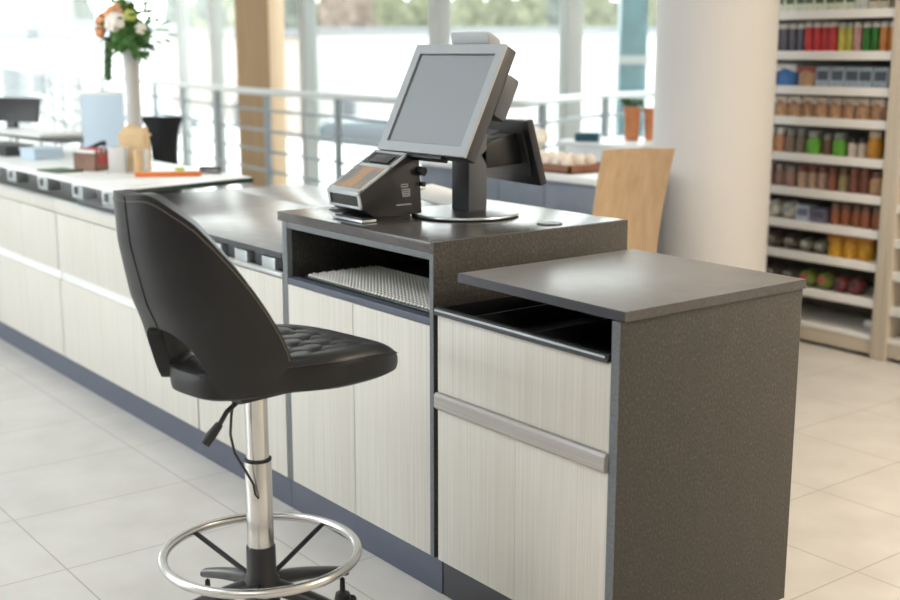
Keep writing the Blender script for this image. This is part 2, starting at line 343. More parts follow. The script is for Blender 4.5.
# ------------------------------------------------------------------ checkout counter: right unit
W = .683
cu = thing('checkout_cabinet', 'cream drawer unit with speckled grey end panel and low worktop, nearest the camera', 'cabinet', (-.35, .36, FZ))
def P(lo, hi): return tuple(a - b for a, b in zip(lo, cu.location)), tuple(a - b for a, b in zip(hi, cu.location))
def cbox(name, lo, hi, m, parent=None, bevel=.0015, **k):
    a, b = P(lo, hi); return box(name, a, b, M[m], parent or cu, bevel, **k)
cbox('end_panel', (.0, 0, 0), (.026, W, .885), 'speck')['label'] = 'speckled grey end panel'
cbox('panel_edge', (.0, -.0015, 0), (.0255, 0, .885), 'greyedge', bevel=0)
cbox('worktop', (-.60, .010, .885), (.030, W + .004, .910), 'work')
cbox('worktop_edge', (-.60, .0075, .8852), (.032, .010, .9095), 'edge', bevel=0); cbox('worktop_edge', (.030, .010, .8852), (.032, W + .004, .9095), 'top', bevel=0)
cbox('back_panel', (-.685, .66, .05), (.0, .68, .885), 'speck')
dr = cbox('drawer', (-.683, .001, .558), (-.003, .020, .781), 'cream')
bmm = bmesh.new(); bx(bmm, *P((-.683, .001, .05), (-.344, .020, .509))); bx(bmm, *P((-.343, .001, .05), (-.003, .020, .509))); obj('lower_front', bmm, M['cream'], cu, .001)
bmm = bmesh.new()
prism(bmm, [(.02, .509), (-.008, .509), (-.014, .516), (-.014, .549), (-.008, .557), (.02, .557)], lambda p, k: (-.683 + .680 * k + .35, p[0] - .36, p[1] - FZ))
obj('handle', bmm, M['steel'], cu, .001)['label'] = 'brushed steel grip rail'
# cash tray
bmm = bmesh.new()
for lo, hi in (((-.69, .03, .735), (-.004, .45, .742)), ((-.69, -.004, .785), (-.006, .012, .802)), ((-.69, .435, .742), (-.004, .45, .80)), ((-.69, .012, .742), (-.683, .45, .80)), ((-.011, .012, .742), (-.004, .45, .80)), ((-.69, .012, .742), (-.004, .02, .79))): bx(bmm, *P(lo, hi))
tr = obj('cash_tray', bmm, M['black'], cu, .001)
cbox('tray_trim', (-.69, -.006, .791), (-.018, -.003, .797), 'silver', bevel=.001)
cbox('tray_rim', (-.69, -.008, .781), (-.006, -.003, .791), 'edge', bevel=.001)
for x in (-.565, -.32): cbox('tray_divider', (x - .003, .014, .742), (x + .003, .435, .792), 'darkgrey')
cbox('plinth', (-.672, .012, FZ), (-.002, .03, .05), 'kickdark')
cbox('carcass', (-.683, .03, FZ + .02), (-.001, .655, .72), 'black')

# ------------------------------------------------------------------ middle unit with niche and raised top
DM = .765
cu = thing('niche_cabinet', 'cream two-door unit with an open niche under the raised dark top', 'cabinet', (-1.12, .38, FZ))
cbox('raised_top', (-1.572, 0, .950), (-.718, DM, .981), 'top')
cbox('side_panel', (-.718, 0, .05), (-.70, DM, .9812), 'speck')
cbox('panel_edge', (-.7175, -.0015, .05), (-.7005, 0, .948), 'greyedge', bevel=0)
cbox('side_panel', (-1.545, .001, .05), (-1.515, DM, .950), 'greyedge')
cbox('niche_lining', (-1.515, .02, .766), (-1.512, .60, .930), 'speck', bevel=0)
cbox('niche_lining', (-.722, .02, .766), (-.719, .60, .930), 'speck', bevel=0)
cbox('niche_back', (-1.515, .60, .766), (-.718, .62, .93), 'edge', bevel=0)
cbox('top_rail', (-1.515, .002, .930), (-.718, DM - .01, .950), 'greyedge')
cbox('niche_shelf', (-1.515, .002, .742), (-.718, .62, .764), 'slate')
cbox('shelf_liner', (-1.510, .03, .764), (-.722, .60, .7655), 'black', bevel=0)
for a, b in ((-1.5145, -1.122), (-1.119, -.7195)): cbox('door', (a, .001, .05), (b, .020, .741), 'cream')
cbox('carcass', (-1.513, .021, FZ + .02), (-.72, .70, .741), 'black', bevel=0)
cbox('plinth', (-1.546, .010, FZ), (-.676, .03, .05), 'slate')

# ------------------------------------------------------------------ left run of cabinets and desks
for (xa, xb, lb) in ((-2.24, -1.549, 'narrow cream base cabinet directly behind the stool backrest'), (-3.70, -2.244, 'wide cream base cabinet between the dark door seams left of the stool'), (-5.16, -3.704, 'wide cream base cabinet at the left edge, beneath the white tabletop'), (-6.62, -5.164, 'cream base cabinet at the far left end of the run')):
    cu = thing('base_cabinet', lb, 'cabinet', ((xa + xb) / 2, .35, FZ), 0, 'cream base cabinets left of the checkout')
    n = 3 if xb - xa > 1 else 2; st = (xb - xa) / n
    rt = .772 if xa > -2.3 else .820
    cbox('top_rail', (xa, .0, .757), (xb, .02, rt), 'cream'); cbox('rail_lip', (xa, -.003, rt - .012), (xb, .0, rt), 'silver')
    b1 = bmesh.new(); b2 = bmesh.new()
    for k in range(n):
        g0 = .004 if k == 0 else .0006; g1 = .004 if k == n - 1 else .0006
        bx(b1, *P((xa + k * st + g0, .001, .475), (xa + (k + 1) * st - g1, .02, .752)))
        bx(b2, *P((xa + k * st + g0, .001, .05), (xa + (k + 1) * st - g1, .02, .430)))
    obj('drawer', b1, M['cream'], cu, .0008); obj('door', b2, M['cream'], cu, .0008)
    cbox('grip_groove', (xa + .004, .012, .430), (xb - .004, .022, .475), 'white')
    cbox('carcass', (xa + .002, .021, FZ + .02), (xb - .002, .70, .752), 'black', bevel=0)
    cbox('plinth', (xa - .002, .010, FZ), (xb + .002, .03, .05), 'slate', bevel=0)
cu = thing('desk_worktop', 'dark grey desk worktop left of the raised checkout top', 'worktop', (-2.4, .4, .772))
cbox('top', (-3.4, .002, .822), (-1.549, .735, .842), 'desk'); cbox('rear_top', (-3.4, .742, .822), (-1.58, 1.15, .842), 'desk')
cbox('front_edge', (-3.4, -.001, .8225), (-1.552, .002, .8415), 'edge', bevel=0)
for x in (-1.66, -1.86, -2.06): cbox('drawer_runner', (x - .05, .012, .772), (x + .04, .40, .812), 'silver')
for x in (-1.76, -1.96, -2.18): cbox('support_block', (x - .035, .03, .752), (x + .035, .40, .822), 'edge')
for y in (.70, 1.10): cbox('support_beam', (-3.38, y, .79), (-1.6, y + .03, .822), 'edge')
cu = thing('white_tabletop', 'white raised tabletop with dark green edge on silver brackets', 'tabletop', (-4.6, .36, .84))
bmm = bmesh.new(); prism(bmm, [(-6.7, .02), (-2.912, .02), (-3.062, .71), (-6.7, .71)], lambda p, k: (p[0] + 4.6, p[1] - .36, .065 + .025 * k)); obj('panel', bmm, M['white'], cu, .004)
bmm = bmesh.new(); prism(bmm, [(-2.912, .02), (-2.905, .02), (-3.055, .71), (-3.062, .71)], lambda p, k: (p[0] + 4.6, p[1] - .36, .0655 + .023 * k)); obj('edge_strip', bmm, M['green_edge'], cu, .001)
for x in (-3.06, -3.42, -3.88, -4.34, -4.80, -5.4, -6.1):
    br = cbox('bracket', (x - .11, .025, .842), (x + .02, .09, .905), 'silver'); cbox('bracket_pad', (x - .08, .021, .86), (x - .04, .025, .895), 'edge', br)
cbox('inner_beam', (-6.6, .30, .842), (-3.6, .36, .905), 'black')

# ------------------------------------------------------------------ stool
CX, CY = -.652, -.592
st = thing('drafting_stool', 'black leather bucket-back drafting stool with steel column and foot ring', 'stool', (CX, CY, FZ), R(8))
zo = -FZ
PM = 79.0
def lerp(T, x):
    if x <= T[0][0]: return T[0][1]
    for (a0, z0), (a1, z1) in zip(T, T[1:]):
        if x <= a1: return z0 + (z1 - z0) * (x - a0) / (a1 - a0)
    return T[-1][1]
ZMIN = [(0, .874), (6, .8735), (12, .869), (20, .853), (25, .828), (30, .790), (35, .745), (38.5, .722), (41, .714), (47, .715), (56, .721), (64, .734), (70, .748), (75, .768), (79, .790)]
ZMAX = [(0, 1.190), (8, 1.193), (16, 1.195), (22, 1.193), (27, 1.185), (31, 1.174), (38, 1.152), (44, 1.128), (50, 1.090), (57, 1.034), (63, .978), (68, .926), (72, .880), (75, .845), (77.5, .815), (79, .798)]
BT = [(.60, .20), (.70, .225), (.80, .247), (.87, .267), (.94, .297), (1.08, .330), (1.18, .337), (1.3, .34)]
def zmin(ph): return lerp(ZMIN, abs(ph))
def zmax(ph): return lerp(ZMAX, abs(ph))
def shell(ph, z, off=0):
    p = R(ph); sn_, cs_ = math.sin(p), math.cos(p); n_ = 2.4
    k = (abs(sn_) ** n_ + abs(cs_) ** n_) ** (-1 / n_); b = lerp(BT, z)
    a = .218 - .03 * min(1, max(0, (z - .95) / .25)) - .03 * min(1, max(0, (.82 - z) / .12))
    return Vector(((a - off) * sn_ * k, -(b - off) * cs_ * k, z + zo))
def backf(off):
    def f(s, t):
        ph = -PM + 2 * PM * s; z0, z1 = zmin(ph), zmax(ph)
        return shell(ph, z0 + (z1 - z0) * t, off)
    return f
bm = bmesh.new(); NU, NV = 77, 22
A = grid(bm, backf(0), NU, NV); B = grid(bm, backf(.036), NU, NV)
def rim(a0, a1, b0, b1):      # rounded edge between outer and inner skin
    pass
for i in range(NU - 1):
    for j in (0, NV - 1): bm.faces.new((A[i][j], A[i + 1][j], B[i + 1][j], B[i][j]))
for j in range(NV - 1):
    for i in (0, NU - 1): bm.faces.new((A[i][j], A[i][j + 1], B[i][j + 1], B[i][j]))
back = obj('backrest', bm, M['leather'], st, smooth=True)
md = back.modifiers.new('bevel', 'BEVEL'); md.width = .011; md.segments = 3; md.angle_limit = R(50)
md = back.modifiers.new('sub', 'SUBSURF'); md.levels = 1; md.render_levels = 1
pipe('back_seam', [shell(0, .874 + (zmax(0) - .878) * k / 20, -.0006) for k in range(21)], .0016, M['black'], back, 6)
rimpts = []
for k in range(-39, 40):
    ph = k * 2.0; rimpts.append(shell(ph, max(zmin(ph) + .004, zmax(ph) - .016), -.0004))
pipe('stitching', rimpts, .0011, M['thread'], back, 5)
# seat
def seat_out(th):
    c, s = math.cos(th), math.sin(th); n = 3.0
    k = (abs(c) ** n + abs(s) ** n) ** (-1 / n)
    u, v = .214 * c * k, .296 * s * k + .089
    q = max(0, min(1, (.12 - v) / .17)); u *= 1 - .27 * q * q * (3 - 2 * q)
    return u, v
def seat_top(u, v):
    z = .780 + .008 * min(1, (abs(u) / .2) ** 3)
    if v > .12: z -= .034 * ((v - .12) / .25) ** 2
    return z
TF = [(a * .082 * (1 if True else 0) + (.041 if b % 2 else 0), b * .068 + .03) for a in range(-2, 3) for b in range(-3, 4)]
TF = [(u, v) for u, v in TF if abs(u) < .15 and -.17 < v < .24]
def tuft(u, v):
    d = 0
    for a, b in TF:
        q = (u - a) ** 2 + (v - b) ** 2; d += .013 * math.exp(-q / (2 * .012 ** 2))
    for sg in (1, -1):                 # diagonal pleats between the buttons
        w_ = (v - .03) / .068 + sg * u / .041; f = abs(((w_ / 2) + .5) % 1 - .5) * 2
        d += .0045 * math.exp(-(f / .10) ** 2)
    e = max(abs(u) / .165, abs(v - .03) / .225); return d * max(0, min(1, (1.05 - e) * 6))
NR, NT = 46, 120
bm = bmesh.new(); rings = []
for i in range(NR + 1):
    s = .001 + i / NR * .985; ring = []
    for k in range(NT):
        th = k * 2 * math.pi / NT; ou, ov = seat_out(th); u, v = ou * s, (ov - .089) * s + .089
        z = seat_top(u, v) - tuft(u, v) - .021 * max(0, (s - .80) / .186) ** 2.2
        ring.append(bm.verts.new((u, v, z + zo)))
    rings.append(ring)
def lowz(v): return .690 - .004 * (v > .0) + .0 if v < .02 else .686 - .012 * math.sin((v - .02) / .29 * math.pi) + .0 * v + .010 * ((v - .02) / .29)
for s, f in ((1.0, .72), (1.0, .35), (.99, .12), (.95, .02), (.85, 0), (.5, 0), (.02, 0)):
    ring = []
    for k in range(NT):
        th = k * 2 * math.pi / NT; ou, ov = seat_out(th); u, v = ou * s, (ov - .089) * s + .089
        zt = seat_top(ou, ov) - .020; zl = .696 - max(0, v - .1) * .02
        ring.append(bm.verts.new((u, v, zl + (zt - zl) * f + zo)))
    rings.append(ring)
for P_, Q_ in zip(rings, rings[1:]):
    for k in range(NT): bm.faces.new((P_[k], P_[(k + 1) % NT], Q_[(k + 1) % NT], Q_[k]))
bm.faces.new(rings[0]); bm.faces.new(rings[-1])
seat = obj('seat', bm, M['leather'], st)
sp_ = []
for k in range(NT):
    th = k * 2 * math.pi / NT; ou, ov = seat_out(th); sp_.append((ou * .997, (ov - .089) * .997 + .089, seat_top(ou, ov) - .0225 + zo))
pipe('seat_piping', sp_, .0016, M['black'], seat, 6, True)
for a, b in TF:
    bm = bmesh.new(); blob(bm, (a, b, seat_top(a, b) - .0125 + zo), .007, (1, 1, .5), 0, sub=2); obj('seat_button', bm, M['leather'], seat)
# mechanism, column, ring, base
bm = bmesh.new(); bx(bm, (-.075, -.10, .668 + zo), (.075, .08, .697 + zo)); obj('seat_plate', bm, M['black'], st, .008)
bm = bmesh.new(); lathe(bm, [(.029, .48 + zo), (.029, .66 + zo)], 32); obj('gas_lift', bm, M['chrome'], st)
bm = bmesh.new(); lathe(bm, [(.033, .235 + zo), (.034, .24 + zo), (.034, .488 + zo), (.032, .492 + zo)], 32); obj('column_sleeve', bm, M['chrome'], st)
bm = bmesh.new(); lathe(bm, [(.0335, .488 + zo), (.0345, .489 + zo), (.0345, .495 + zo), (.030, .497 + zo)], 32); obj('sleeve_collar', bm, M['black'], st)
bm = bmesh.new(); lathe(bm, [(.030, .02 + zo), (.046, .03 + zo), (.046, .17 + zo), (.038, .185 + zo), (.0375, .258 + zo), (.035, .262 + zo)], 32); obj('hub', bm, M['satin'], st)
pipe('foot_ring', [(.247 * math.cos(k * math.pi / 48), .247 * math.sin(k * math.pi / 48), .24 + zo) for k in range(96)], .0122, M['chrome'], st, 14, True)
for a in (190, 99.5, 309):
    ca, sa = math.cos(R(a)), math.sin(R(a))
    pipe('ring_spoke', [(.03 * ca, .03 * sa, .165 + zo), (.08 * ca, .08 * sa, .180 + zo), (.243 * ca, .243 * sa, .238 + zo)], .0068, M['satin'], st, 8)
for a in (28, 100, 172, 244, 316):
    m_ = Matrix.Rotation(R(a), 3, 'Z')
    bm = bmesh.new()
    def legf(s, t, m_=m_):
        r = .03 + .30 * s; ang = t * 2 * math.pi; hw = .026 - .008 * s; hh = .022 - .008 * s; zc = .150 - .085 * s ** 1.3
        return m_ @ Vector((r, hw * math.cos(ang), zc + zo + hh * math.sin(ang)))
    V = grid(bm, lambda u, t: legf(t, u), 14, 14, wrap=True)
    bm.faces.new([V[i][-1] for i in range(14)]); bm.faces.new([V[i][0] for i in range(14)][::-1])
    leg = obj('base_leg', bm, M['satin'], st)
    bm = bmesh.new()
    for dy in (-.019, .007):
        q = bmesh.new(); lathe(q, [(.020, 0), (.026, .002), (.026, .010), (.020, .012)], 20); bmesh.ops.rotate(q, verts=q.verts, matrix=Matrix.Rotation(R(90), 3, 'X')); bmesh.ops.translate(q, verts=q.verts, vec=(.338, dy + .012, .0265)); bmesh.ops.rotate(q, verts=q.verts, matrix=m_)
        t_ = bpy.data.meshes.new('t'); q.to_mesh(t_); q.free(); bm.from_mesh(t_); bpy.data.meshes.remove(t_)
    q = bmesh.new(); lathe(q, [(.018, .03), (.024, .045), (.02, .062), (.008, .068), (.007, .105), (.001, .11)], 16); bmesh.ops.translate(q, verts=q.verts, vec=(.322, 0, 0)); bmesh.ops.rotate(q, verts=q.verts, matrix=m_)
    t_ = bpy.data.meshes.new('t'); q.to_mesh(t_); q.free(); bm.from_mesh(t_); bpy.data.meshes.remove(t_)
    obj('caster', bm, M['black'], leg)
lv = pipe('height_lever', [(.02, -.03, .672 + zo), (.02, -.07, .660 + zo), (.014, -.098, .640 + zo), (.008, -.120, .606 + zo)], .0065, M['satin'], st)
pipe('lever_grip', [(.0085, -.116, .612 + zo), (.002, -.138, .586 + zo), (-.003, -.154, .566 + zo)], [.010, .0135, .0125], M['black'], lv, 14)
pipe('cable', [(.02, -.08, .672 + zo), (.018, -.088, .63 + zo), (.014, -.090, .58 + zo), (.014, -.080, .53 + zo), (.022, -.055, .48 + zo), (.028, -.036, .44 + zo), (.034, -.036, .415 + zo), (.040, -.030, .405 + zo)], .0034, M['black'], st, 8)

# ------------------------------------------------------------------ on the raised top: terminal
TZ = .981
pt = thing('checkout_terminal', 'grey touch screen terminal tilted on a round base on the raised top', 'monitor', (-1.10, .42, TZ))
# operator screen
yaw, tilt = R(3.6), R(27.3); SW, SH, SD = .42, .371, .052
sc = Vector((-1.092, .317, 1.359)) - pt.location
rm = Matrix.Rotation(yaw, 3, 'Z') @ Matrix.Rotation(-tilt, 3, 'X')
def SP(x, y, z): return sc + rm @ Vector((x, y, z))      # x across, y into the screen, z up the screen
def sbox(bm, lo, hi):
    vs = [bm.verts.new(SP(x, y, z)) for x in (lo[0], hi[0]) for y in (lo[1], hi[1]) for z in (lo[2], hi[2])]
    for f in ((0, 1, 3, 2), (4, 6, 7, 5), (0, 4, 5, 1), (2, 3, 7, 6), (0, 2, 6, 4), (1, 5, 7, 3)): bm.faces.new([vs[i] for i in f])
bm = bmesh.new(); sbox(bm, (-SW / 2, .010, -SH / 2), (SW / 2, SD, SH / 2)); hs = obj('screen_housing', bm, M['darkgrey'], pt, .006)
bm = bmesh.new(); bw = .032
for lo, hi in (((-SW / 2, 0, SH / 2 - bw), (SW / 2, .010, SH / 2)), ((-SW / 2, 0, -SH / 2), (SW / 2, .010, -SH / 2 + bw)), ((-SW / 2, 0, -SH / 2 + bw), (-SW / 2 + bw, .010, SH / 2 - bw)), ((SW / 2 - bw, 0, -SH / 2 + bw), (SW / 2, .010, SH / 2 - bw))): sbox(bm, lo, hi)
obj('bezel', bm, M['bezel'], hs)
bm = bmesh.new(); sbox(bm, (-SW / 2 + bw + .007, .006, -SH / 2 + bw + .003), (SW / 2 - bw - .003, .0105, SH / 2 - bw - .004)); obj('touch_panel', bm, M['screen'], hs)
bm = bmesh.new(); sbox(bm, (-.10, .008, -SH / 2 - .012), (.10, .04, -SH / 2)); obj('lower_lip', bm, M['black'], hs, .003)
# rear body and arm behind the screen
bm = bmesh.new(); sbox(bm, (-.10, SD, -.13), (.10, SD + .055, .125)); obj('rear_body', bm, M['satin'], pt, .015)
bm = bmesh.new(); sbox(bm, (.08, SD + .012, -.02), (.195, SD + .070, .122)); obj('rear_bracket', bm, M['columngrey'], pt, .014)
# card reader on top
bm = bmesh.new(); prism(bm, [(-.006, .0), (.030, .0), (.044, .010), (.044, .026), (.030, .036), (-.016, .036), (-.028, .030)], lambda p, k: SP(-.05 + .175 * k, p[0] + .012, SH / 2 + .004 + p[1])); rd = obj('card_reader', bm, M['bezel'], pt, .008)
bm = bmesh.new(); sbox(bm, (-.03, .012, SH / 2 - .002), (.120, .05, SH / 2 + .01)); obj('reader_mount', bm, M['black'], rd, .002)
# stand
bm = bmesh.new(); lathe(bm, [(.02, 0), (.170, 0), (.176, .005), (.174, .013), (.11, .017), (.05, .020)], 64); bmesh.ops.translate(bm, verts=bm.verts, vec=(0, 0, 0)); bs = obj('base', bm, M['satin'], pt)
bs.location = (-.013, .015, 0)
bm = bmesh.new(); tube(bm, [(-.013 + .174 * math.cos(k * math.pi / 40), .015 + .174 * math.sin(k * math.pi / 40), .008) for k in range(80)], .0045, 8, True); obj('base_rim', bm, M['silver'], pt)
bm = bmesh.new(); bx(bm, (-.040, -.018, .018), (.050, .056, .26)); obj('stand_column', bm, M['columngrey'], pt, .004)
bm = bmesh.new(); prism(bm, [(.02, .27), (-.03, .29), (-.02, .36), (.03, .40), (.06, .36)], lambda p, k: (-.04 + .08 * k, p[0] + .0, p[1])); obj('stand_neck', bm, M['black'], pt, .006)
# customer display facing away
bm = bmesh.new()
def CP(x, y, z): return Vector((-.05, .215, .195)) + Matrix.Rotation(R(-6), 3, 'Z') @ Matrix.Rotation(R(16), 3, 'X') @ Vector((x, y, z))
def cb_(bm, lo, hi):
    vs = [bm.verts.new(CP(x, y, z)) for x in (lo[0], hi[0]) for y in (lo[1], hi[1]) for z in (lo[2], hi[2])]
    for f in ((0, 1, 3, 2), (4, 6, 7, 5), (0, 4, 5, 1), (2, 3, 7, 6), (0, 2, 6, 4), (1, 5, 7, 3)): bm.faces.new([vs[i] for i in f])
cb_(bm, (-.16, 0, -.11), (.165, .028, .11)); cd = obj('customer_display', bm, M['satin'], pt, .006)
bm = bmesh.new(); cb_(bm, (-.13, -.008, -.075), (.135, 0.001, .075)); obj('display_back_cover', bm, M['darkgrey'], cd, .005)
bm = bmesh.new(); cb_(bm, (-.02, .004, .1095), (.15, .020, .112)); obj('display_vent', bm, M['silver'], cd, .001)
bm = bmesh.new(); prism(bm, [(.02, .20), (.07, .24), (.21, .27), (.21, .16), (.05, .15)], lambda p, k: (-.05 + .10 * k, p[0], p[1])); obj('display_arm', bm, M['black'], cd, .01)

# ------------------------------------------------------------------ note tester / printer
nv = thing('banknote_tester', 'black wedge-shaped banknote tester with silver frame, left of the screen base', 'banknote tester', (-1.222, .125, TZ), R(0))
W2 = .091
def NP(x, y, z): return (x, y, z)
side = [(-.03, .016), (-.075, .045), (-.085, .095), (.100, .205), (.142, .190), (.152, .016)]
bm = bmesh.new(); prism(bm, side, lambda p, k: (-W2 + 2 * W2 * k, p[0], p[1])); bd = obj('body', bm, M['satin'], nv, .006)
def face_box(bm, x0, x1, s0, s1, h0, h1, A0, A1):      # slab lying on the sloping face from A0 to A1
    d = Vector((0, A1[0] - A0[0], A1[1] - A0[1])); L = d.length; d.normalize(); n_ = Vector((0, -d.z, d.y)); o_ = Vector((0, *A0))
    vs = [bm.verts.new(o_ + Vector((x, 0, 0)) + d * (L * s) + n_ * h) for x in (x0, x1) for s in (s0, s1) for h in (h0, h1)]
    for f in ((0, 1, 3, 2), (4, 6, 7, 5), (0, 4, 5, 1), (2, 3, 7, 6), (0, 2, 6, 4), (1, 5, 7, 3)): bm.faces.new([vs[i] for i in f])
T0, T1 = (-.085, .095), (.100, .205); F0, F1 = (-.075, .045), (-.085, .095)
bm = bmesh.new(); e = .012
for a in ((-W2, W2, 0, .07), (-W2, W2, .60, .67), (-W2, -W2 + e, 0, 1), (W2 - e, W2, 0, 1), (-W2, W2, .95, 1.0)): face_box(bm, *a, -.001, .005, T0, T1)
for a in ((-W2, W2, 0, .16), (-W2, W2, .82, 1.06), (-W2, -W2 + e, 0, 1), (W2 - e, W2, 0, 1)): face_box(bm, *a, -.001, .005, F0, F1)
obj('silver_frame', bm, M['silver'], nv, .0012)['label'] = 'silver frame'
bm = bmesh.new(); face_box(bm, -W2 + e, W2 - e, .07, .60, -.001, .003, T0, T1); obj('picture_display', bm, M['picture'], nv)
bm = bmesh.new(); face_box(bm, -W2 + e, W2 - e, .67, .95, -.001, .002, T0, T1); kp = obj('control_panel', bm, M['glassblack'], nv)
bm = bmesh.new(); face_box(bm, -.05, .05, .72, .9, .002, .006, T0, T1); obj('keys', bm, M['darkgrey'], kp, .002)
bm = bmesh.new(); face_box(bm, -W2 + e, W2 - e, .16, .82, -.001, .001, F0, F1); obj('note_slot', bm, M['glassblack'], nv)
bm = bmesh.new(); bx(bm, (-W2 + .012, -.068, 0), (W2 - .012, .115, .016)); obj('foot_plate', bm, M['black'], nv, .002)
bm = bmesh.new(); bx(bm, (-W2 + .005, -.075, .002), (W2 - .005, -.02, .010)); obj('front_tray', bm, M['silver'], nv, .002)
# emblem of stacked bars and a fine line on the side
bm = bmesh.new()
EZ, EY = .074, .070
for k in range(4): bx(bm, (W2, EY + .004 - .001 * k, EZ + .0068 * k), (W2 + .0012, EY + .034 - .001 * k, EZ + .0068 * k + .0038))
bx(bm, (W2, EY + .030, EZ), (W2 + .0012, EY + .034, EZ + .024)); bx(bm, (W2, EY + .004, EZ), (W2 + .0012, EY + .008, EZ + .016))
for k in (0, 1): bx(bm, (W2, EY - .002, EZ + .029 + .0075 * k), (W2 + .0012, EY + .027, EZ + .0328 + .0075 * k))
bx(bm, (W2, EY + .023, EZ + .029), (W2 + .0012, EY + .027, EZ + .040)); bx(bm, (W2, EY - .002, EZ + .029), (W2 + .0012, EY + .002, EZ + .040))
obj('emblem', bm, M['bezel'], nv, smooth=False)['label'] = 'pale striped emblem'
bm = bmesh.new()
for k in range(10): bx(bm, (W2, .052 + .0058 * k, .047), (W2 + .0012, .0566 + .0058 * k, .0515))
obj('imprint_line', bm, M['bezel'], nv, smooth=False)
bm = bmesh.new(); tube(bm, [(W2 - .02, .138, .155), (W2 + .02, .146, .150)], .014, 14); tube(bm, [(W2 - .02, .144, .11), (W2 + .015, .150, .11)], .008, 12); obj('side_knob', bm, M['black'], nv)
# papers
pp = box('paper_sheet', (-.12, -.12, 0), (.12, .12, .002), M['paper'], bevel=0, loc=(-1.42, .30, TZ + .034), rot=(0, R(-16), R(10))); tag(pp, 'pale sheet of paper leaning up left of the banknote tester', 'paper')
pp2 = box('paper_sheet', (-.12, -.13, 0), (.12, .13, .003), M['paper'], bevel=0, loc=(-1.44, .58, TZ + .022), rot=(0, R(10), R(20))); tag(pp2, 'white sheet lying behind the banknote tester, left of the screen stand', 'paper')
gr = thing('cable_grommet', 'small round steel cable grommet in the raised top', 'grommet', (-.785, .51, TZ))
bm = bmesh.new(); lathe(bm, [(.020, .0), (.040, .0), (.038, .005), (.022, .006)], 30); obj('ring', bm, M['darkgrey'], gr)
bm = bmesh.new(); lathe(bm, [(.001, .001), (.021, .001), (.018, .004), (.001, .005)], 30); obj('cap', bm, M['black'], gr)
# studded change mat in niche
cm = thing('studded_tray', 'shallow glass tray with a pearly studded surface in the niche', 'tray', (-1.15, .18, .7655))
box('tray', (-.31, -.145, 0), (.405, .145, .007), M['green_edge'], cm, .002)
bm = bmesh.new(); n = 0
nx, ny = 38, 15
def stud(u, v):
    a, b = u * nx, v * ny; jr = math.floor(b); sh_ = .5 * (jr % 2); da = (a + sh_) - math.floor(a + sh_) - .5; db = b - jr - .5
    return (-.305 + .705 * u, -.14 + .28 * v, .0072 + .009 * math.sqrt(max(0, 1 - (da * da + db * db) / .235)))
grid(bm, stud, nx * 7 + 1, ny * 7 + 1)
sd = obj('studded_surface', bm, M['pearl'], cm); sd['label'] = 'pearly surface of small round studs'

# ------------------------------------------------------------------ on the white tabletop
WZ = .930
vs = thing('flower_vase', 'tall slim white vase standing on the white tabletop', 'vase', (-3.87, .49, WZ))
bm = bmesh.new(); lathe(bm, [(.038, 0), (.045, .01), (.040, .10), (.035, .35), (.040, .52), (.046, .585), (.040, .585), (.030, .50), (.001, .48)], 32); obj('vase_body', bm, mat('vase_glaze', (.50, .495, .475), .35), vs)
bq = thing('flower_bouquet', 'bouquet of peach and ivory blooms with trailing green leaves', 'bouquet', (-3.87, .49, WZ + .57))
bm = bmesh.new()
for k in range(170):
    a = random.uniform(0, 6.28); el = random.uniform(-.9, 1.0); r = random.uniform(.05, .135) * (1.1 if el > -.3 else .9)
    c = Vector((math.cos(a) * math.cos(el) * r, math.sin(a) * math.cos(el) * r, .09 + .115 * math.sin(el) + random.uniform(-.02, .02)))
    d = (c - Vector((0, 0, .05))).normalized(); s_ = d.cross(Vector((0, 0, 1))).normalized(); l_ = random.uniform(.03, .06); w_ = l_ * .32
    p = [c, c + d * l_ * .5 + s_ * w_, c + d * l_ + Vector((0, 0, -.012)), c + d * l_ * .5 - s_ * w_]
    q = [x + Vector((0, 0, .0015)) for x in p]
    A_ = [bm.verts.new(x) for x in p]; B_ = [bm.verts.new(x) for x in q]; bm.faces.new(A_); bm.faces.new(B_[::-1])
    for i in range(4): bm.faces.new((A_[i], B_[i], B_[(i + 1) % 4], A_[(i + 1) % 4]))
blob(bm, (0, 0, .085), .085, (1, 1, .9), .5, 4, 3, 3)
obj('foliage', bm, M['leaf'], bq, smooth=False)
bm = bmesh.new()
for k in range(20):
    z = .05 - k * .0085; x, y = -.055 - .0008 * k, -.07 - .0004 * k
    blob(bm, (x + .01 * math.sin(k * 2.1), y, z), .016, (1, 1, 1.1), .3, 3, 1, k)
obj('trailing_leaves', bm, M['leaf2'], bq)
for (a, el, m_, r) in ((-120, 30, 'peach', .044), (-85, 52, 'peach', .040), (-55, 24, 'ivory', .048), (-160, 45, 'lime', .040), (-20, 40, 'lime', .030), (-105, 4, 'peach', .034), (-60, 66, 'peach', .040), (-140, 62, 'peach', .040), (0, 8, 'ivory', .026), (170, 30, 'lime', .036), (-115, 75, 'ivory', .034)):
    d = Vector((math.cos(R(a)) * math.cos(R(el)), math.sin(R(a)) * math.cos(R(el)), math.sin(R(el)) * .95)); c = Vector((0, 0, .085)) + d * .115
    bm = bmesh.new(); blob(bm, c, r * .62, amp=.2, freq=3, sub=2)
    for ring_n, rr, cnt in ((0, .85, 6), (1, .55, 5)):
        u_ = d.orthogonal().normalized(); w_ = d.cross(u_)
        for k in range(cnt):
            t_ = k * 6.283 / cnt + ring_n * .5; blob(bm, c + (u_ * math.cos(t_) + w_ * math.sin(t_)) * r * rr * .7 + d * r * .25 * ring_n, r * .42, amp=.1, sub=2)
    obj('bloom', bm, M[m_], bq)
bm = bmesh.new(); tube(bm, [(0, 0, -.06), (.004, .002, .06)], .012, 8); obj('stems', bm, M['leaf2'], bq)

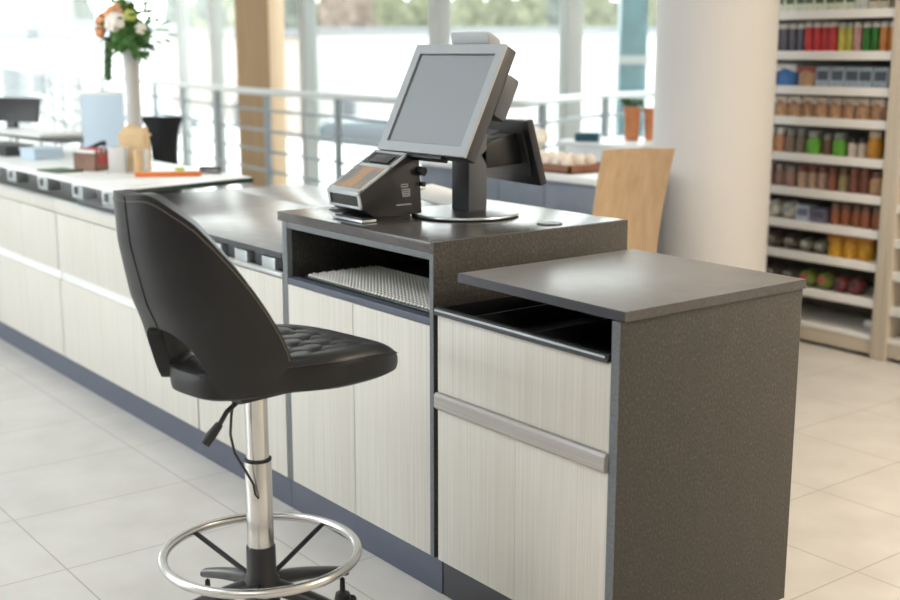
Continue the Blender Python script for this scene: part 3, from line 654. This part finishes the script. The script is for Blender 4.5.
bq.scale = (1.2, 1.2, 1.12)
bag = thing('paper_bag', 'beige paper bag standing behind the clear card holder', 'bag', (-3.67, .40, WZ), R(35))
bm = bmesh.new(); prism(bm, [(-.072, 0), (.072, 0), (.070, .14), (.06, .215), (.02, .205), (-.01, .228), (-.045, .212), (-.07, .17)], lambda p, k: (p[0], -.03 + .06 * k, p[1])); obj('bag_body', bm, M['manila'], bag, .006)
bm = bmesh.new(); bx(bm, (-.075, -.034, .17), (.075, .034, .182)); obj('bag_fold', bm, M['manila'], bag, .002)
ch = thing('card_holder', 'translucent grey card holder before the paper bag', 'card holder', (-3.58, .33, WZ), R(38))
box('pocket', (-.10, -.02, 0), (-.012, .02, .125), M['pocket'], ch, .003); box('pocket', (.045, -.02, 0), (.088, .025, .115), M['pocket'], ch, .003); box('base', (-.105, -.035, 0), (.092, .035, .006), M['pocket'], ch)
tb = cyl('cardboard_tube', (0, 0, 0), .020, .115, M['manila'], bevel=.002); tb.location = (-3.51, .345, WZ); tag(tb, 'short tan cardboard tube standing beside the card holder', 'tube')
bxo = thing('card_box', 'open brown box holding red cards on the white tabletop', 'box', (-3.86, .26, WZ), R(22))
bm = bmesh.new()
for lo, hi in (((-.075, -.055, 0), (.075, .055, .006)), ((-.075, -.055, 0), (.075, -.049, .085)), ((-.075, .049, 0), (.075, .055, .085)), ((-.075, -.055, 0), (-.069, .055, .085)), ((.069, -.055, 0), (.075, .055, .085))): bx(bm, lo, hi)
obj('box_body', bm, M['brownbox'], bxo); 
for k in range(6): box('card', (-.06, -.042 + .015 * k, .006), (.06, -.036 + .015 * k, .10 + .006 * (k % 2)), M['redcard' if k % 2 else 'paper'], bxo, .0008)
box('side_label', (.0752, -.04, .03), (.0758, .04, .075), M['redcard'], bxo, 0)
mt = tag(box('green_pad', (-.10, -.07, 0), (.10, .07, .008), M['leaf2'], bevel=.003, loc=(-3.88, .10, WZ), rot=(0, 0, R(10))), 'small dark green pad lying by the brown box', 'pad')
fo = thing('orange_folder', 'orange folder lying on the white tabletop right of the card holder', 'folder', (-3.38, .44, WZ), R(62))
box('cover', (-.15, -.075, 0), (.15, .075, .004), M['orange'], fo, .001); box('spine', (-.15, -.075, .004), (.15, -.055, .022), M['orange'], fo, .003); box('pages', (-.14, -.055, .004), (.14, .07, .012), M['paper'], fo, .001)
tg = box('lime_sticker_roll', (-.02, -.02, 0), (.02, .02, .016), M['lime'], bevel=.006, loc=(-3.43, .52, WZ + .0125)); tag(tg, 'small lime green block on the orange folder', 'block')
sp2 = thing('stapler', 'small black stapler near the tabletop rear corner', 'stapler', (-3.36, .645, WZ), R(20))
box('stapler_base', (-.065, -.014, 0), (.065, .014, .008), M['black'], sp2, .003)
bm = bmesh.new(); prism(bm, [(-.065, .010), (.06, .014), (.066, .022), (.05, .034), (-.05, .030), (-.066, .022)], lambda p, k: (p[0], -.012 + .024 * k, p[1])); obj('stapler_arm', bm, M['satin'], sp2, .003)
gp = box('acrylic_sheet', (-.13, -.10, 0), (.13, .10, .003), M['paper'], bevel=.001, loc=(-3.17, .17, WZ), rot=(0, 0, R(4))); tag(gp, 'pale sheet lying at the front corner of the white tabletop', 'sheet')
ms = thing('monitor_riser', 'thin black riser on slim metal legs at the left of the tabletop', 'riser', (-5.25, .50, WZ), R(4))
box('riser_top', (-.85, -.16, .075), (.56, .16, .087), M['black'], ms, .002)
for x in (-.8, -.1, .25, .52):
    for y in (-.12, .12): pipe('leg', [(x, y, 0), (x, y, .076)], .006, M['railpost'], ms, 8)
ps = box('paper_stack', (-.40, -.14, 0), (.30, .14, .018), M['paper'], bevel=.001, loc=(-5.30, .50, WZ + .087), rot=(0, 0, R(6))); tag(ps, 'flat white paper stack on the thin black riser', 'paper stack')
for (x, y, lx, lb, m_) in ((-5.05, .22, .17, 'dark shallow storage box before the black riser', 'darkgrey'), (-5.50, .20, .24, 'low white carton at the left edge before the black riser', 'white'), (-4.66, .28, .09, 'small pale blue box before the riser legs', 'paleblue')):
    t = thing('storage_box', lb, 'box', (x, y, WZ), R(5)); box('box_base', (-lx, -.08, 0), (lx, .08, .045), M[m_], t, .003); box('lid', (-lx - .003, -.083, .045), (lx + .003, .083, .06), M[m_], t, .003)
mo = thing('rear_monitor', 'black screen turned away on the riser at the left picture edge', 'monitor', (-5.85, .50, WZ + .087), R(28))
bm = bmesh.new(); prism(bm, [(0, .05), (.025, .05), (.055, .20), (.035, .20)], lambda p, k: (-.22 + .44 * k, p[0], p[1])); obj('screen', bm, M['black'], mo, .004)
bm = bmesh.new(); prism(bm, [(.0, .0), (.05, .0), (.04, .10), (.01, .10)], lambda p, k: (-.03 + .06 * k, p[0], p[1])); obj('stand', bm, M['satin'], mo, .004); box('foot', (-.1, -.05, 0), (.1, .09, .01), M['satin'], mo, .003)
wb = thing('display_board', 'upright pale blue-white display board behind the flower vase', 'board', (-4.45, .56, WZ), R(48))
box('board', (-.115, -.012, .02), (.115, .012, .345), M['paleblue'], wb, .003); box('cap', (-.12, -.016, .345), (.12, .016, .36), M['white'], wb, .003); box('foot', (-.10, -.06, 0), (.10, .06, .02), M['white'], wb, .003)
ph = thing('desk_phone', 'small black desk phone between riser and paper bag', 'phone', (-4.22, .42, WZ), R(20))
bm = bmesh.new(); prism(bm, [(-.07, 0), (.07, 0), (.07, .06), (-.07, .02)], lambda p, k: (-.045 + .09 * k, p[0], p[1])); obj('phone_base', bm, M['black'], ph, .004)
pipe('handset', [(-.02, -.07, .05), (-.02, -.03, .075), (-.02, .04, .095), (-.02, .075, .095)], [.016, .011, .011, .017], M['satin'], ph)
# office chair beyond the desk
oc = thing('office_chair', 'black office chair with waisted backrest behind the white tabletop', 'chair', (-5.37, 1.30, FZ), R(50))
bm = bmesh.new()
def ocb(s, t):
    z = .62 + .535 * t; hw = .118 - .035 * math.sin(max(0, min(1, t / .95)) * math.pi) + .012 * (t > .9); x = (s - .5) * 2 * hw
    return Vector((x, .10 * (s - .5) ** 2 + .03 * math.sin(t * 3), z))
V1 = grid(bm, ocb, 14, 20); V2 = grid(bm, lambda s, t: ocb(s, t) + Vector((0, .03, 0)), 14, 20)
for i in range(13):
    for j in (0, 19): bm.faces.new((V1[i][j], V1[i + 1][j], V2[i + 1][j], V2[i][j]))
for j in range(19):
    for i in (0, 13): bm.faces.new((V1[i][j], V1[i][j + 1], V2[i][j + 1], V2[i][j]))
obj('backrest', bm, M['black'], oc)
box('seat', (-.23, -.44, .48), (.23, .02, .55), M['black'], oc, .03); pipe('back_bar', [(0, .06, .70), (0, .08, .50), (0, -.1, .46)], .018, M['satin'], oc)
pipe('gas_lift', [(0, -.2, .08), (0, -.2, .49)], .025, M['chrome'], oc)
for k in range(5):
    a = R(72 * k); pipe('base_leg', [(0, -.2, .10), (.3 * math.cos(a), -.2 + .3 * math.sin(a), .06)], [.028, .018], M['satin'], oc)
    bm = bmesh.new(); blob(bm, (.3 * math.cos(a), -.2 + .3 * math.sin(a), .03), .03, amp=0, sub=2); obj('caster', bm, M['black'], oc)

# ------------------------------------------------------------------ behind the counter
wc = thing('wooden_chair', 'oak plywood chair with tall curved back behind the checkout counter', 'chair', (-1.822, 1.802, FZ), R(250))
def wcb(s, t):
    z = .30 + .866 * t; hw = .157 + .006 * t
    x = (s - .5) * 2 * hw; return Vector((x, .10 + .15 * t * t - .06 * t * (1 - t) + .10 * (s - .5) ** 2, z))
bm = bmesh.new(); V1 = grid(bm, wcb, 16, 24); V2 = grid(bm, lambda s, t: wcb(s, t) + Vector((0, .014, 0)), 16, 24)
for i in range(15):
    for j in (0, 23): bm.faces.new((V1[i][j], V1[i + 1][j], V2[i + 1][j], V2[i][j]))
for j in range(23):
    for i in (0, 15): bm.faces.new((V1[i][j], V1[i][j + 1], V2[i][j + 1], V2[i][j]))
obj('backrest', bm, M['oak'], wc)
box('seat', (-.18, -.22, .47), (.18, .13, .49), M['oak'], wc, .008)
for sx in (-1, 1):
    pipe('leg', [(sx * .165, -.20, 0), (sx * .155, -.18, .47)], .012, M['chrome'], wc); pipe('leg', [(sx * .165, .20, 0), (sx * .155, .09, .47)], .012, M['chrome'], wc)
bc = thing('back_counter', 'blue-grey counter with white top behind the checkout screen', 'counter', (-2.9, 2.2, FZ))
cu = bc
cbox('carcass', (-3.53, 2.02, FZ), (-2.12, 2.42, .885), 'greycab'); cbox('counter_top', (-3.55, 1.99, .885), (-2.10, 2.44, .92), 'white', bevel=.004)
for k in range(4): cbox('door', (-3.52 + .35 * k, 2.005, .02), (-3.175 + .35 * k, 2.02, .87), 'greycab')
tr = thing('wooden_tray', 'shallow brown wooden tray of pale eggs on the back counter', 'tray', (-2.74, 2.16, .92))
bm = bmesh.new()
for lo, hi in (((-.42, -.13, 0), (.42, .13, .008)), ((-.42, -.13, 0), (.42, -.12, .04)), ((-.42, .12, 0), (.42, .13, .04)), ((-.42, -.13, 0), (-.41, .13, .04)), ((.41, -.13, 0), (.42, .13, .04))): bx(bm, lo, hi)
obj('tray_body', bm, mat('brown_wood', (.26, .105, .06), .6, var=.2), tr)
egg = None
em = mat('egg_shell', (.80, .70, .60), .6, var=.1)
for i in range(11):
    for j in range(3):
        x, y = -3.09 + .070 * i, 2.08 + .075 * j
        if egg is None:
            bm = bmesh.new(); lathe(bm, [(.001, -.030), (.018, -.028), (.029, -.015), (.0325, .004), (.028, .024), (.018, .040), (.001, .048)], 16); egg = obj('egg', bm, em); o = egg
        else: o = egg.copy(); C.objects.link(o)
        o.location = (x, y, .958); tag(o, 'pale egg in the %s row of the wooden tray, %s from the left' % (('front', 'middle', 'rear')[j], ORD[i]), 'egg', 'eggs in the wooden tray')
for (x, y, r, lb, m_) in ((-2.85, 2.30, .052, 'round pale melon lying on the eggs at the tray rear', 'ivory'),):
    bm = bmesh.new(); blob(bm, (0, 0, 0), r, amp=.05, sub=3); o = obj('melon', bm, M[m_]); o.location = (x, y, 1.057); tag(o, lb, 'melon')
# side table with terracotta pots
tt = thing('side_table', 'white side table carrying terracotta pots left of the column', 'table', (-3.10, 3.30, FZ))
cu = tt; cbox('table_top', (-3.48, 3.00, .955), (-2.80, 3.60, .98), 'white', bevel=.004); cbox('cabinet_body', (-3.44, 3.04, FZ), (-2.84, 3.56, .955), 'white')
bl = box('blue_carton', (-.07, -.06, 0), (.07, .06, .05), mat('deep_teal', (.02, .09, .13), .5), bevel=.004, loc=(-3.29, 3.08, .98), rot=(0, 0, R(40))); tag(bl, 'small dark teal carton at the left of the side table', 'carton')
for (x, y, rr, h, lb, plant) in ((-3.20, 3.36, .050, .195, 'left terracotta pot with a small green plant', True), (-3.125, 3.455, .048, .190, 'right terracotta pot partly behind the white column', False)):
    t = thing('terracotta_pot', lb, 'flower pot', (x, y, .98), 0)
    bm = bmesh.new(); lathe(bm, [(rr * .80, 0), (rr * .86, .02), (rr * .95, h - .03), (rr * 1.06, h - .03), (rr * 1.08, h), (rr * .9, h), (rr * .85, h - .03), (.001, h - .035)], 28); pb = obj('pot', bm, M['terracotta'], t)
    if plant:
        bm = bmesh.new()
        for k in range(16):
            a = k * 2.4; q = .02 + .045 * (k % 4) / 4; blob(bm, (q * math.cos(a), q * math.sin(a), h + .018 + .03 * ((k * 7) % 5) / 5), .022, (1, 1, .6), .3, 3, 2, k)
        obj('plant', bm, M['leaf2'], t)

# ------------------------------------------------------------------ product shelves
SY = 3.46; SX0, SX1 = -2.72, -1.53
LIP = [1.713, 1.505, 1.324, 1.162, .968, .783, .606, .438, .248]
def shelf_unit(lb, x0, x1, lips):
    global cu
    cu = thing('shelf_unit', lb, 'shelf', ((x0 + x1) / 2, SY + .2, FZ), 0, 'grocery shelf units')
    cbox('back_board', (x0, SY + .40, FZ), (x1, SY + .42, 2.1), 'shelfback')
    for x in (x0 - .012, x1 + .012): cbox('upright', (x - .022, SY - .012, FZ), (x + .022, SY + .42, 2.1), 'post')
    for z in lips:
        sh = cbox('shelf', (x0 + .01, SY + .012, z - .030), (x1 - .01, SY + .40, z - .005), 'shelf')
        cbox('price_rail', (x0 + .01, SY, z - .045), (x1 - .01, SY + .012, z), 'shelf', sh)
    cbox('deck', (x0 + .01, SY + .0, .035), (x1 - .01, SY + .40, .059), 'shelf'); cbox('kick_panel', (x0 + .01, SY + .004, FZ + .02), (x1 - .01, SY + .02, .035), 'post'); cbox('foot_shadow_strip', (x0 + .02, SY + .03, FZ), (x1 - .02, SY + .05, FZ + .03), 'black')  # black strip at the foot paints in the shadow gap below the kick panel
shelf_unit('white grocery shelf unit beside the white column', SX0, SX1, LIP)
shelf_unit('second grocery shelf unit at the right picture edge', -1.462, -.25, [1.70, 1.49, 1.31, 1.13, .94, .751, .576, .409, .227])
protos = {}
def pmesh(kind, wd, h, c, c2):
    if kind == 'can':
        a = bmesh.new(); lathe(a, [(wd * .42, 0), (wd * .48, .006), (wd * .48, h - .030), (wd * .46, h - .027)], 18)
        b = bmesh.new(); lathe(b, [(wd * .47, h - .027), (wd * .47, h - .014), (wd * .40, h - .002), (wd * .36, h)], 18); return [('can_body', a, c), ('can_rim', b, c2)]
    if kind == 'box':
        a = bmesh.new(); bx(a, (-wd * .48, -.04, 0), (wd * .48, .04, h)); b = bmesh.new(); bx(b, (-wd * .4, -.0412, h * .35), (wd * .4, -.04, h * .8)); return [('carton', a, c), ('front_label', b, c2)]
    if kind == 'bag':
        a = bmesh.new()
        def f(s, t):
            th = s * 2 * math.pi; k = 1 - .85 * max(0, (t - .55) / .45) ** 1.5; fl = 1 + .08 * math.sin(5 * th + 6 * t)
            return Vector((wd * .48 * math.cos(th) * (1 if t < .9 else 1.02) * fl, .045 * math.sin(th) * (.25 + .75 * k) * fl, h * t))
        V = grid(a, f, 20, 9, wrap=True); a.faces.new([v[0] for v in V][::-1]); a.faces.new([v[-1] for v in V])
        b = bmesh.new(); bx(b, (-wd * .46, -.030, h * .70), (wd * .46, .016, h * 1.04)); return [('bag_body', a, c), ('sealed_top', b, c2)]
    if kind == 'jar':
        a = bmesh.new(); lathe(a, [(wd * .40, 0), (wd * .47, .008), (wd * .47, h * .62), (wd * .36, h * .74)], 18)
        b = bmesh.new(); lathe(b, [(wd * .39, h * .74), (wd * .39, h * .95), (wd * .36, h)], 18); return [('jar_body', a, c), ('lid', b, c2)]
    if kind == 'pack':
        a = bmesh.new(); blob(a, (0, 0, h * .5), 1, (wd * .48, .055, h * .5), .25, 2.5, 3, int(wd * 997)); b = bmesh.new(); bx(b, (-wd * .2, -.056, h * .4), (wd * .2, -.045, h * .75)); return [('pack_body', a, c), ('label', b, c2)]
PC = {}
def pm(c):
    k = tuple(round(v, 3) for v in c)
    if k not in PC: PC[k] = mat('product_%d' % len(PC), c, .45, var=.18, vscale=45)
    return PC[k]
WHT = (.70, .68, .64); DK = (.05, .045, .045)
# rows: (shelf index, start x, [(kind, colour words, colour, second colour, width, height, count), ...])
ROWS = [
 ('topmost', 0, -2.42, [('box', 'pale green', (.40, .47, .34), WHT, .06, .10, 2), ('box', 'white and dark green', (.62, .66, .55), (.06, .10, .04), .062, .12, 8), ('box', 'pale grey', (.55, .58, .58), WHT, .07, .11, 1), ('box', 'cream and brown', (.60, .56, .44), (.10, .07, .05), .055, .12, 2)]),
 ('second', 1, -2.42, [('can', 'dark grey', (.10, .10, .13), WHT, .050, .150, 6), ('can', 'red', (.50, .035, .04), WHT, .050, .155, 4), ('can', 'yellow', (.55, .50, .10), (.5, .55, .5), .044, .150, 2), ('can', 'white and crimson', (.55, .30, .30), WHT, .046, .150, 1), ('can', 'green', (.035, .20, .03), WHT, .047, .150, 2), ('can', 'orange', (.62, .25, .07), WHT, .048, .150, 4)]),
 ('third', 2, -2.42, [('bag', 'blue', (.035, .14, .38), WHT, .14, .112, 2), ('bag', 'tan snack', (.42, .26, .14), (.35, .08, .05), .12, .10, 1), ('box', 'grey-blue', (.35, .42, .50), (.08, .10, .14), .085, .105, 5), ('box', 'brown', (.20, .10, .05), (.35, .25, .15), .058, .085, 3)]),
 ('fourth', 3, -2.42, [('bag', 'dark blue', (.03, .035, .12), (.1, .1, .35), .07, .10, 2), ('bag', 'brown nut', (.46, .27, .15), (.62, .54, .45), .085, .104, 8)]),
 ('fifth', 4, -2.42, [('jar', 'peach', (.52, .26, .13), WHT, .072, .13, 3), ('jar', 'grey-brown', (.20, .15, .12), (.25, .25, .25), .066, .13, 2), ('jar', 'leaf green', (.13, .40, .04), (.30, .32, .28), .090, .12, 1), ('jar', 'brown', (.16, .08, .05), (.30, .30, .28), .060, .11, 1), ('jar', 'bright green', (.11, .36, .035), (.25, .28, .25), .085, .12, 1), ('jar', 'white', (.60, .52, .45), DK, .055, .10, 2), ('jar', 'amber', (.58, .27, .03), (.55, .45, .3), .085, .14, 1)]),
 ('sixth', 5, -2.42, [('jar', 'rosy brown', (.30, .17, .14), (.32, .26, .24), .076, .115, 4), ('jar', 'pale pink', (.46, .32, .24), (.25, .10, .07), .062, .12, 3), ('jar', 'red-brown', (.25, .09, .055), (.20, .09, .06), .062, .12, 1), ('jar', 'olive', (.32, .26, .13), (.2, .12, .08), .058, .12, 1), ('jar', 'dark red-brown', (.22, .08, .055), (.25, .1, .07), .060, .13, 2), ('jar', 'tan', (.50, .30, .16), (.2, .1, .07), .078, .12, 1), ('jar', 'russet', (.30, .12, .07), (.3, .15, .1), .055, .11, 1)]),
 ('seventh', 6, -2.42, [('pack', 'white', (.62, .60, .54), (.3, .33, .33), .11, .095, 3), ('box', 'pale blue', (.42, .50, .60), (.2, .2, .3), .085, .085, 1), ('box', 'violet-grey', (.18, .18, .27), (.1, .1, .14), .10, .075, 1), ('jar', 'copper brown', (.33, .11, .05), (.20, .12, .09), .062, .115, 6)]),
 ('eighth', 7, -2.42, [('pack', 'dark brown', (.07, .05, .045), (.3, .28, .25), .12, .085, 3), ('pack', 'grey-green', (.15, .15, .12), (.4, .4, .36), .085, .08, 2), ('bag', 'golden yellow', (.62, .32, .02), (.5, .22, .03), .086, .108, 5)]),
 ('ninth', 8, -2.42, [('pack', 'dark', (.06, .05, .045), (.25, .25, .22), .12, .09, 3), ('pack', 'mossy green', (.16, .22, .04), (.4, .1, .08), .11, .095, 2), ('pack', 'dark red', (.20, .04, .05), (.05, .05, .05), .085, .09, 2), ('pack', 'blue-grey', (.20, .27, .38), (.3, .36, .45), .115, .07, 1)]),
]
for (rn, si, x, items) in ROWS:
    for (kind, cw, c, c2, wd, h, cnt) in items:
        proto = None
        for k in range(cnt):
            if x + wd > SX1 - .01: break
            pos = (x + wd / 2, SY + .075 + .006 * ((k * 7) % 3), LIP[si] - .005 if kind != 'pack' else LIP[si] - .005)
            nm = {'can': 'drink_can', 'box': 'carton_box', 'bag': 'food_bag', 'jar': 'food_jar', 'pack': 'food_pack'}[kind]; ct = {'can': 'can', 'box': 'carton', 'bag': 'bag', 'jar': 'jar', 'pack': 'pack'}[kind]
            which = ', %s of its colour from left' % ORD[k] if cnt > 1 else ''
            lb = '%s %s on the %s shelf%s' % (cw, ct, rn, which or ' beside the column')
            if proto is None:
                proto = thing(nm, lb, ct, pos, 0, '%s %ss on the %s shelf' % (cw, ct, rn)); 
                for (pn, b, cc) in pmesh(kind, wd, h, c, c2): obj(pn, b, pm(cc), proto)
            else: dup(proto, pos, 0, lb)
            x += wd
        x += .006
sn = thing('sponge_pack', 'small white packet lying on the bottom deck of the shelf', 'packet', (-1.62, SY + .12, .059)); bm = bmesh.new(); blob(bm, (0, 0, .028), .03, (1.7, 1.2, .9), .15, 2, 3, 5); obj('packet', bm, M['white'], sn); box('packet_label', (-.02, -.04, .02), (.02, -.034, .035), M['paleblue'], sn, .001)
